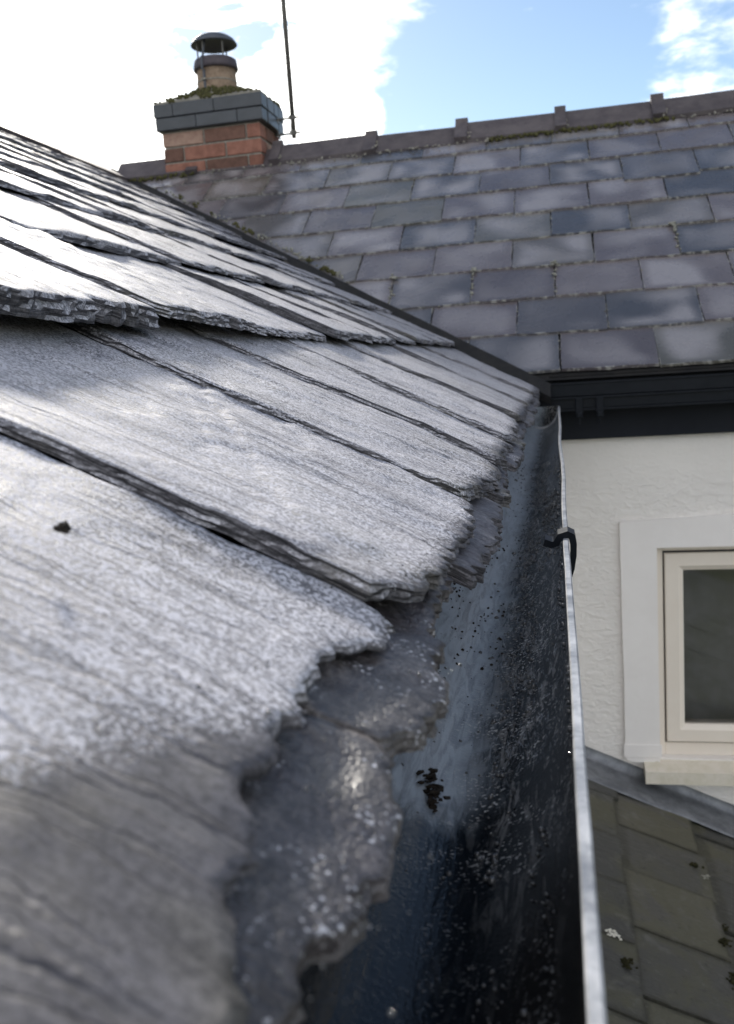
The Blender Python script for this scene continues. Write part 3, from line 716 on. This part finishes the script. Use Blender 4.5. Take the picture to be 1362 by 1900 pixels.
def riven_slate(name, s0, s1, y0, y1, t, b0, mat, seed, du=.02, tail=None, twist=.004, cham=.004, jag=.0022, rings=2, rough=1.0, cut=True, lift=0.0, feat=None, side=.004, hb=0.0, tsh=.015):
    """thick hand-riven slate on the near roof: uneven outline, dressed and flaked edges, cleavage steps on top"""
    L, wd = s1-s0, y1-y0
    nu, nv = max(5, int(wd/du)+1), max(5, int(L/du)+1)
    u = np.linspace(0, 1, nu)[None, :]; v = np.linspace(0, 1, nv)[:, None]
    sv = s0 + L*v
    yl = y0 + side*fbm(sv*14, 0, seed+1, 4)*1.6 + .0015; yr = y1 + side*fbm(sv*14, 5, seed+2, 4)*1.6 - .0015
    yy = yl + (yr-yl)*u
    if tail is None: ta = s0 + .012*fbm(yy[0]*7, 3, seed+3, 5) + .006*np.abs(vn(yy[0]*48, 8, seed+5)) + .006*np.abs(vn(yy[0]*19, 2, seed+6))
    else: ta = np.interp(yy[0], [q[0] for q in tail], [q[1] for q in tail]) + tsh + .0022*fbm(yy[0]*40, 3, seed+3, 4) + .003*np.abs(vn(yy[0]*55, 8, seed+5)) + .002*np.abs(vn(yy[0]*23, 2, seed+6))
    # corners are knocked off
    cr_ = .004*np.exp(-((yy[0]-y0)/.006)**2) + .004*np.exp(-((yy[0]-y1)/.006)**2) + .0045*(vn(yy[0]*60, 4, seed+12) > .17) + .003*(vn(yy[0]*150, 6, seed+13) > .2)
    ta = ta + cr_
    s = ta[None, :] + (s1-ta[None, :])*v + 0*u
    if cut:
        vy = valley_y(s)+.035+.012*fbm(s*9, 0, seed+9, 3)
        yy = np.minimum(yy, vy)
    base = lift + b0*(1-(s-s0)/L) + hb*np.clip((s-s0)/L, 0, 1) + twist*(.5-(yy-y0)/wd)*(1-.5*(s-s0)/L)
    H = .0026*fbm(s*5, yy*6, seed, 3) + rough*(.0010*fbm(s*7, yy*55, seed+4, 4) + .0011*fbm(s*30, yy*34, seed+5, 4))
    st = fbm(s*6, yy*10, seed+6, 4)*3.2; fl = np.floor(st); H = H + rough*.0011*(fl + sstep(st-fl, .0, .16))
    edge = np.minimum(np.minimum(sstep(s-ta[None, :], 0, 0*s+.004+.008*(vn(yy*30, 1, seed+8)+.5)), 1), 1)
    H = H - (1-edge)*.0007*rough
    if feat is not None: H = H + feat(s, yy)
    top = near_pt(s, yy, base + t + H)
    V = top.reshape(-1, 3).tolist()
    F = [(j*nu+i, j*nu+i+1, (j+1)*nu+i+1, (j+1)*nu+i) for j in range(nv-1) for i in range(nu-1)]
    loop = [(0, i) for i in range(nu)] + [(j, nu-1) for j in range(1, nv)] + [(nv-1, i) for i in range(nu-2, -1, -1)] + [(j, 0) for j in range(nv-2, 0, -1)]
    ids = [j*nu+i for j, i in loop]; n = len(ids); rg_ = np.random.default_rng(seed)
    prev = ids
    for r_ in range(1, rings+1):
        f_ = r_/rings; cur = []
        lj = np.array([s[j, i] for j, i in loop]); ly = np.array([yy[j, i] for j, i in loop])
        led = vn(lj*55, ly*55, seed+31*r_)*1.5 + vn(lj*170, ly*170, seed+37*r_)*.8 + vn(lj*14, ly*14, seed+3)*1.2
        hgt = vn(lj*60, ly*60, seed+41*r_)*.35
        for q, (j, i) in enumerate(loop):
            o_ = base[j, i] + (t+H[j, i])*(1-f_)
            amp = jag*(1.0 if r_ < rings else .6)
            ds = dy = 0.0; jj = cham*f_**.8 + amp*(led[q] + .25*rg_.uniform(-1, 1))
            if j == 0: ds = -jj
            if i == 0: dy = -jj*.7
            if i == nu-1: dy = jj*.5
            cur.append(len(V)); V.append(near_pt(s[j, i]+ds, yy[j, i]+dy, o_ + (0 if r_ == rings else hgt[q]/rings*t)).tolist())
        for q in range(n): k = (q+1) % n; F.append((ids_ := (prev[k], prev[q], cur[q], cur[k])))
        prev = cur
    F.append(tuple(prev[::-1]))
    o = make(name, V, F, mat, nr, False); k = (nu-1)*(nv-1)
    o.data.polygons.foreach_set('use_smooth', [i < k for i in range(len(F))])
    return o

rs = random.Random(21)
# under-eave slates, wet, their tails showing below the first course
yy_ = [-.34, -.05, .268, .50, .775, 1.02, 1.33, 1.62, 1.95, 2.25, 2.55, 2.86]
for i in range(len(yy_)-1):
    hero = yy_[i] < 1.1
    tl = [(yy_[i], .047+rs.uniform(-.004, .004)), ((yy_[i]+yy_[i+1])/2, .045+rs.uniform(-.006, .006)), (yy_[i+1], .047+rs.uniform(-.004, .004))]
    if i == 1: tl = [(-.05, .064), (.10, .061), (.138, .056), (.17, .048), (.20, .041), (.235, .043), (.268, .052)]
    if i == 2: tl = [(.268, .055), (.30, .042), (.34, .041), (.37, .047), (.42, .058), (.50, .055)]
    if i == 4: tl = [(.775, .046), (.80, .040), (.86, .044), (1.02, .055)]
    riven_slate('slate', .047, .135, yy_[i]+.002, yy_[i+1]-.002, .008, .001, M['frost'] if i not in (1, 2) else M['wet'], 300+i, du=.004 if hero else .02, tail=tl, rings=4 if hero else 2, twist=.003, cham=.003, jag=.0016, rough=1.7, tsh=.012, hb=-.009)
# courses
tails = [.070, .384, .667, .942, 1.215, 1.49, 1.765, 2.04, 2.31]
def crack(s, y):                                # broken cleavage step running down the second slate
    d_ = (s*CP-.144)*.87 - (y-.44)*.49; w_ = .008*fbm(s*40, y*40, 9, 3)
    return -.0022*sstep(d_+w_, -.0025, .0025)*sstep(y, .38, .43) - .0012*sstep(d_+w_*2-.02, -.0015, .0015)
t1 = [(-.34, .052), (.06, .050), (.138, .056), (.174, .068), (.2, .079), (.246, .078), (.265, .081), (.300, .077), (.318, .071), (.345, .066), (.374, .073)]
t2 = [(.37, .078), (.40, .066), (.44, .060), (.50, .058), (.58, .054), (.62, .060), (.66, .063)]
t3 = [(.655, .075), (.68, .072), (.72, .064), (.80, .056), (.90, .060)]
first = [(-.36, .047, None, None), (.055, .362, t1, None), (.366, .655, t2, crack), (.660, .905, t3, None), (.910, 1.155, None, None), (1.16, 1.50, None, None), (1.505, 1.93, None, None), (1.935, 2.40, None, None), (2.405, 3.10, None, None)]
for i, (a, c, tl, ft) in enumerate(first):
    hero = i < 6
    riven_slate('slate', .074, tails[1]+.07, a, c, .0075 if i != 1 else .0038, .012 if i > 1 else .0112, M['frost'], 500+i*7, du=.0042 if hero else .014, tail=tl,
                rings=(3 if i == 1 else 5) if hero else 3, twist=(.004 if i == 2 else .007) if i > 1 else .001, cham=.006 if i > 2 else .0015, jag=(.0024 if i > 1 else .0012) if hero else .0018, rough=1.1 if i > 1 else .65, feat=ft, side=.005)
second = [-.40, .02, .40, .745, 1.005, 1.37, 1.66, 1.98, 2.26, 2.60, 2.95, 3.4]
for k in range(1, len(tails)):
    s0 = tails[k]; s1 = (tails[k+1] if k+1 < len(tails) else RIDGE_S-.07)+.07
    if k == 1: ys = second
    else:
        ys = [-.5 + rs.uniform(0, .2)]
        while ys[-1] < valley_y(s1)+.1: ys.append(ys[-1] + rs.uniform(.28, .52))
    for i in range(len(ys)-1):
        if ys[i] > valley_y(s1)+.0: continue
        hero = k == 1 and i in (2, 3, 4)
        vis = ys[i+1] > .35*k
        if not vis and k > 2: du = .06
        else: du = .004 if hero else (.010 if k < 4 else .02)
        riven_slate('slate', s0, s1, ys[i]+.002, ys[i+1]-.002, rs.uniform(.007, .011) + (.007 if k == 1 and i in (2,) else 0), rs.uniform(.013, .018), M['frost'], 700+k*40+i, du=du,
                    rings=6 if hero else 3, twist=rs.uniform(.001, .009 if k < 2 else .004), cham=.005, jag=.0035 if hero else .0025, rough=1.1 if hero else 1.25, lift=.010 if (k == 1 and i == 3) else rs.uniform(0, .006), side=.006)
# ridge coping of the near roof: flat stone ends standing up against the sky, and its mossy bedding
yb = -.6
while yb < valley_y(RIDGE_S)+.15:
    ln = rs.uniform(.5, .8)
    V = []; dz = rs.uniform(0, .012)
    for y in (yb+.002, min(yb+ln, valley_y(RIDGE_S)+.16)):
        for s, o_ in ((RIDGE_S-.15, .030), (RIDGE_S+.008, .036), (RIDGE_S+.008, .012), (RIDGE_S-.15, .012)): V.append(near_pt(s, y, o_+dz))
        q = V[-3]; V.append(q + np.array([-.16, 0, -.075])); V.append(q + np.array([-.16, 0, -.097]))
    n = 6; order = [0, 1, 4, 5, 2, 3]
    P = [V[i] for i in order] + [V[6+i] for i in order]
    make('ridge_slab', P, [(i, (i+1) % n, n+(i+1) % n, n+i) for i in range(n)] + [tuple(range(n))[::-1], tuple(range(n, 2*n))], M['ridge'], nr)
    yb += ln
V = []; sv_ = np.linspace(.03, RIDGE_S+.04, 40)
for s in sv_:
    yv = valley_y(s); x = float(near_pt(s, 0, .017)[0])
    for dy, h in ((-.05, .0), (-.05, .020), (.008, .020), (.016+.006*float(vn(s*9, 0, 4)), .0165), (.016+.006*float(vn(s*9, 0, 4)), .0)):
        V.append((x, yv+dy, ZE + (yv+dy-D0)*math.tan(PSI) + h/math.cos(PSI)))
make('valley_shade', V, [(j*5+i, j*5+5+i, j*5+6+i, j*5+1+i) for j in range(39) for i in range(4)], M['deck'], nr)  # dark strip added to draw the shadow gap along the valley
ms, mo = [], []
for q in range(420):                            # moss and mortar in the valley between the two roofs
    s = random.uniform(.1, RIDGE_S); f_ = float(fbm(s*4, 0, 55, 3)); y = valley_y(s)+.04+abs(random.gauss(0, .012))
    p = near_pt(s, y, 0); zz = ZE + (y-D0)*math.tan(PSI) + random.uniform(.012, .026)
    if s > 1.0 and s < 1.75: f_ += .2
    if f_ > .34: ms.append((p[0], y, zz, random.uniform(.003, .009)))
    elif f_ > -.1 and random.random() < .4: mo.append((p[0], y, zz, random.uniform(.003, .007)))
tag(blobs(MB(), ms, rn_, .4).make('moss', M['moss'], nr), kind='stuff')
tag(blobs(MB(), mo, rn_, .35).make('mortar', M['lichen'], nr), kind='stuff')

# ------------------------------------------------------------------ extension under the near roof
ext = root('extension', 'low side extension carrying the frosted roof and the near gutter', 'building', (-2.2, 1.2, -4.6))
MB().box(-4.35, -.135, -.55, 3.095, -4.6, -.20).make('wall', M['wall'], ext)
MB().box(-.1345, -.112, -.55, 3.06, -.30, -.118, .001).make('fascia', M['fascia'], ext)

# ------------------------------------------------------------------ near gutter
ng = root('gutter', 'long black half round gutter along the frosted slates in the foreground', 'gutter', (-.05, 1.2, -.22))
GX, GZ, GR = -.0505, -.165, .0525
def gut_prof(r, t, lipw):
    n = 22; inner = [(GX - r*math.cos(math.pi*i/n), GZ - 1.12*r*math.sin(math.pi*i/n)) for i in range(n+1)]
    outer = [(GX + (r+t)*math.cos(math.pi*i/n), GZ - 1.12*(r+t)*math.sin(math.pi*i/n)) for i in range(n+1)]
    return inner + outer
def wob(y, p, q): return (.0011*float(vn(y*2.3, 0, 12))*2.4 + .0006*float(vn(y*14, 0, 13)), .0006*float(vn(y*3, 4, 12)))
MB().prism(gut_prof(GR, .0024, 0), -.55, 2.86, 'y', True, 90, wob).make('trough', M['gutter'], ng, False)
for o in [bpy.data.objects[o.name] for o in ng.children]: o.data.polygons.foreach_set('use_smooth', [True]*len(o.data.polygons))
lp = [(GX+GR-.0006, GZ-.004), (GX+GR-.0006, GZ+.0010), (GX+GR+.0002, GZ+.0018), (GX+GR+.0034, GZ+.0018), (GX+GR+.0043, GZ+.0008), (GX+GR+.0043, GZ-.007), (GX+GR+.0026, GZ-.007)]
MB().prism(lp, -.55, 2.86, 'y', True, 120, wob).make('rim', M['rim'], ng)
# end piece: slightly larger socket and closed end
mb = MB(); mb.prism(gut_prof(GR+.0040, .0030, 0), 2.80, 2.905, 'y', True, 2)
V = [(GX - (GR+.004)*math.cos(math.pi*i/22), 2.900, GZ - 1.12*(GR+.004)*math.sin(math.pi*i/22)) for i in range(23)]
V2 = [(x, 2.906, z) for x, _, z in V]; mb.add(V+V2, [tuple(range(23)), tuple(range(45, 22, -1))] + [(i, i+1, 24+i, 23+i) for i in range(22)])
se = mb.make('stop_end', M['gutter'], ng)
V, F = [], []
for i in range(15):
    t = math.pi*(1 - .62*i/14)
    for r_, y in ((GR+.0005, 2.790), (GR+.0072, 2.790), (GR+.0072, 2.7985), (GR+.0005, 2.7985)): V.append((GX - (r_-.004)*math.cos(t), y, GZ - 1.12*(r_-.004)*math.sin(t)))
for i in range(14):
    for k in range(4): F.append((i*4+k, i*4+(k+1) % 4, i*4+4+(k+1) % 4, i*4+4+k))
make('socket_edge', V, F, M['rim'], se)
# fascia bracket hooked over the lip
def strap(path, y0, y1, th):
    V, F = [], []
    P = [Vector((x, 0, z)) for x, z in path]; n = len(P)
    for i, p in enumerate(P):
        tg = (P[min(i+1, n-1)] - P[max(i-1, 0)]).normalized(); nm = Vector((-tg.z, 0, tg.x)); k = th*(1 - .45*max(0, (i-5)/(n-6)))
        for y in (y0, y1): V += [(p.x+nm.x*k/2, y, p.z+nm.z*k/2), (p.x-nm.x*k/2, y, p.z-nm.z*k/2)]
    for i in range(n-1):
        a = i*4; c = a+4
        F += [(a, a+2, c+2, c), (a+1, c+1, c+3, a+3), (a, c, c+1, a+1), (a+2, a+3, c+3, c+2)]
    F += [(0, 1, 3, 2), (4*n-4, 4*n-2, 4*n-1, 4*n-3)]
    return V, F
bx = GX+GR
path = [(bx-.0175, GZ-.0015), (bx-.0110, GZ-.0040), (bx-.0070, GZ-.0030), (bx-.0035, GZ+.0030), (bx+.0035, GZ+.0050), (bx+.0068, GZ+.0035), (bx+.0082, GZ-.004), (bx+.0080, GZ-.014), (bx+.0062, GZ-.026), (bx+.0025, GZ-.038), (bx-.0035, GZ-.047)]
MB().add(*strap(path, .814, .838, .0062)).make('bracket', M['black'], ng)
# water drops beaded on the inner wall
dr = []; rd = np.random.default_rng(31)
for q in range(5200):
    y = .16 + 1.7*rd.random()**1.35; th = math.radians(rd.uniform(100, 174)) if rd.random() < .9 else math.radians(rd.uniform(30, 100))
    dnt = float(fbm(th*3, y*7, 66, 3))
    if dnt < -.16 + (.34 if y < .36 else 0): continue
    x = GX - (GR-.0002)*math.cos(th); z = GZ - 1.12*(GR-.0002)*math.sin(th)
    dr.append((x, y, z, (abs(rd.normal(0, .0008))+.0003)*(.5 if y < .34 else 1)))
tag(blobs(MB(), dr, rd, .12).make('water_drops', M['drop'], ng, True), kind='stuff')
# drops on the bare wet slate edge
dr = []
for q in range(170):
    y = rd.uniform(.10, .42); s = rd.uniform(.045, .12)
    if float(fbm(s*30, y*30, 88, 2)) < .02: continue
    dr.append((*near_pt(s, y, .0125 if s < .078 else .0225), abs(rd.normal(0, .0003))+.0002))
tag(blobs(MB(), dr, rd, .12).make('water_drops', M['drop'], nr, True), kind='stuff')

# rotted leaf clump lying in the trough, and loose crumbs
cl_ = []
for q in range(46):
    f_ = q/45; cl_.append((-.0735 + .009*f_ + rd.normal(0, .0026), .452 - .030*f_ + rd.normal(0, .003), -.2135 - .004*f_ + rd.normal(0, .0014), rd.uniform(.0008, .0020)))
tag(blobs(MB(), cl_, rd, .6, (1.5, 1.0, .6)).make('leaf_clump', M['mulch'], None), 'small dark clump of rotted leaf stuck in the near gutter', 'debris')
cr = []
for q in range(110):
    y = abs(rd.normal(0, .28))+.62; th = math.radians(rd.uniform(24, 96)); k = GR-.0006
    if float(fbm(th*4, y*8, 99, 2)) < .08: continue
    cr.append((GX - k*math.cos(th), y, GZ - 1.12*k*math.sin(th), rd.uniform(.0005, .0015)))
tag(blobs(MB(), cr, rd, .45).make('gutter_crumbs', M['mulch'], None), 'dark crumbs of moss and grit scattered along the gutter bottom', 'debris', 'stuff')
p = near_pt(.193, .268, .023)
tag(blobs(MB(), [(p[0], p[1], p[2]-.001, .0022), (p[0]-.003, p[1]+.001, p[2]-.001, .0014), (p[0]+.002, p[1]-.0015, p[2]-.0015, .0012)], rd, .45).make('slate_chip', M['mulch'], None), 'tiny dark chip lying on the frosted slate in the foreground', 'chip')

# ------------------------------------------------------------------ lower roof against the wall
LSL = .41; LA = math.atan(LSL); LC, LS_ = math.cos(LA), math.sin(LA)
def low_pt(x, y, o): return np.array([x + o*LS_, y, -1.405 - LSL*x + o*LC])
lr = root('slate_roof', 'lower lean-to roof of mossy grey slates below the window', 'roof', tuple(low_pt(.5, 1.5, 0)))
MB().add([low_pt(-.13, -1.5, -.012), low_pt(1.9, -1.5, -.012), low_pt(1.9, 3.095, -.012), low_pt(-.13, 3.095, -.012), low_pt(1.9, -1.5, -.05), low_pt(1.9, 3.095, -.05)], [(0, 1, 2, 3), (1, 4, 5, 2)]).make('roof_deck', M['deck'], lr)
kinds = [flat_slate('slate', .27, .31, .011, M['mossy'], 200+i, jag=.005) for i in range(6)]
rl = random.Random(9)
for r_, xt in enumerate([1.88, 1.64, 1.40, 1.15, .895, .640, .382, .140, -.08]):
    y = 3.02 - (.02 if r_ % 2 else .155); 
    while y > -1.3:
        o = bpy.data.objects.new('slate', rl.choice(kinds)); link(o, lr)
        o.location = Vector(low_pt(xt + rl.uniform(-.008, .008), y, .006 + rl.uniform(0, .003))) - ORG[lr.name]
        # local y runs up the slope (-x), local x along +y
        up = Vector((-LC, 0, LS_)); across = Vector((0, 1, 0)); nn = Vector((LS_, 0, LC))
        mt = Matrix((across, up, nn)).transposed().to_4x4()
        o.rotation_euler = (mt @ Matrix.Rotation(-R(1.9+rl.uniform(-.3, .6)), 4, 'X') @ Matrix.Rotation(R(rl.uniform(-1.6, 1.6)), 4, 'Z') @ Matrix.Rotation(R(rl.uniform(-.7, .7)), 4, 'Y')).to_euler()
        wv = rl.uniform(.86, 1.02); o.scale = (wv, 1, 1); y -= .27*wv + .004
# lead flashing: upstand on the wall and apron dressed over the slates, wavy lower edge
xs = np.linspace(-.12, 1.9, 60); V = []
for x in xs:
    w1 = .006*float(vn(x*6, 0, 15)); up = .066 + .005*float(vn(x*4, 1, 15))
    V += [tuple(low_pt(x, WY-.002, 0) + np.array([0, 0, up])), tuple(low_pt(x, WY-.004, .030)), tuple(low_pt(x, WY-.020, .024)), tuple(low_pt(x, WY-.085+w1, .020+.003*float(vn(x*9, 3, 15)))), tuple(low_pt(x, WY-.155+w1*2.5, .0195+.004*float(vn(x*7, 2, 15)))), tuple(low_pt(x, WY-.156+w1*2.5, .0165+.004*float(vn(x*7, 2, 15))))]
F = [(j*6+i, j*6+i+1, j*6+7+i, j*6+6+i) for j in range(59) for i in range(5)]
make('lead_flashing', V, F, M['lead'], lr, True)
for lab, (x, y), r_, m_ in (('small mossy clump by the gutter on the lower roof', (.108, 2.03), .016, 'moss'), ('dark moss clump under the window on a slate joint', (.345, 2.635), .014, 'moss'),
                            ('olive moss clump right of centre on the lower roof', (.366, 2.285), .015, 'moss'), ('dark moss clump at the right frame edge of the lower roof', (.385, 2.36), .010, 'moss'),
                            ('broad moss clump low at the right of the lower roof', (.372, 2.135), .022, 'moss'), ('pinkish grit crumb beside the dark moss under the window', (.372, 2.60), .008, 'lichen')):
    pts = [(*(low_pt(x, y, .019) + np.array([rd.normal(0, r_*.6), rd.normal(0, r_*.6), abs(rd.normal(0, r_*.15))])), rd.uniform(.2, .42)*r_) for _ in range(26)]
    tag(blobs(MB(), pts, rd, .4, (1, 1, .6)).make('moss_clump' if m_ == 'moss' else 'grit_crumb', M['oldmoss' if m_ == 'moss' else m_], None), lab, 'moss' if m_ == 'moss' else 'grit')
pts = [(*(low_pt(.066+.034*f_+rd.normal(0, .002), 2.125+rd.normal(0, .006), .0185)), .0015+.0055*rd.random()*(1-abs(f_-.6))) for f_ in rd.random(26)]
tag(blobs(MB(), pts, rd, .4, (1, 1, .35)).make('bird_dropping', M['dropping'], None), 'chalky white bird dropping beside the gutter on the lower roof', 'bird dropping')
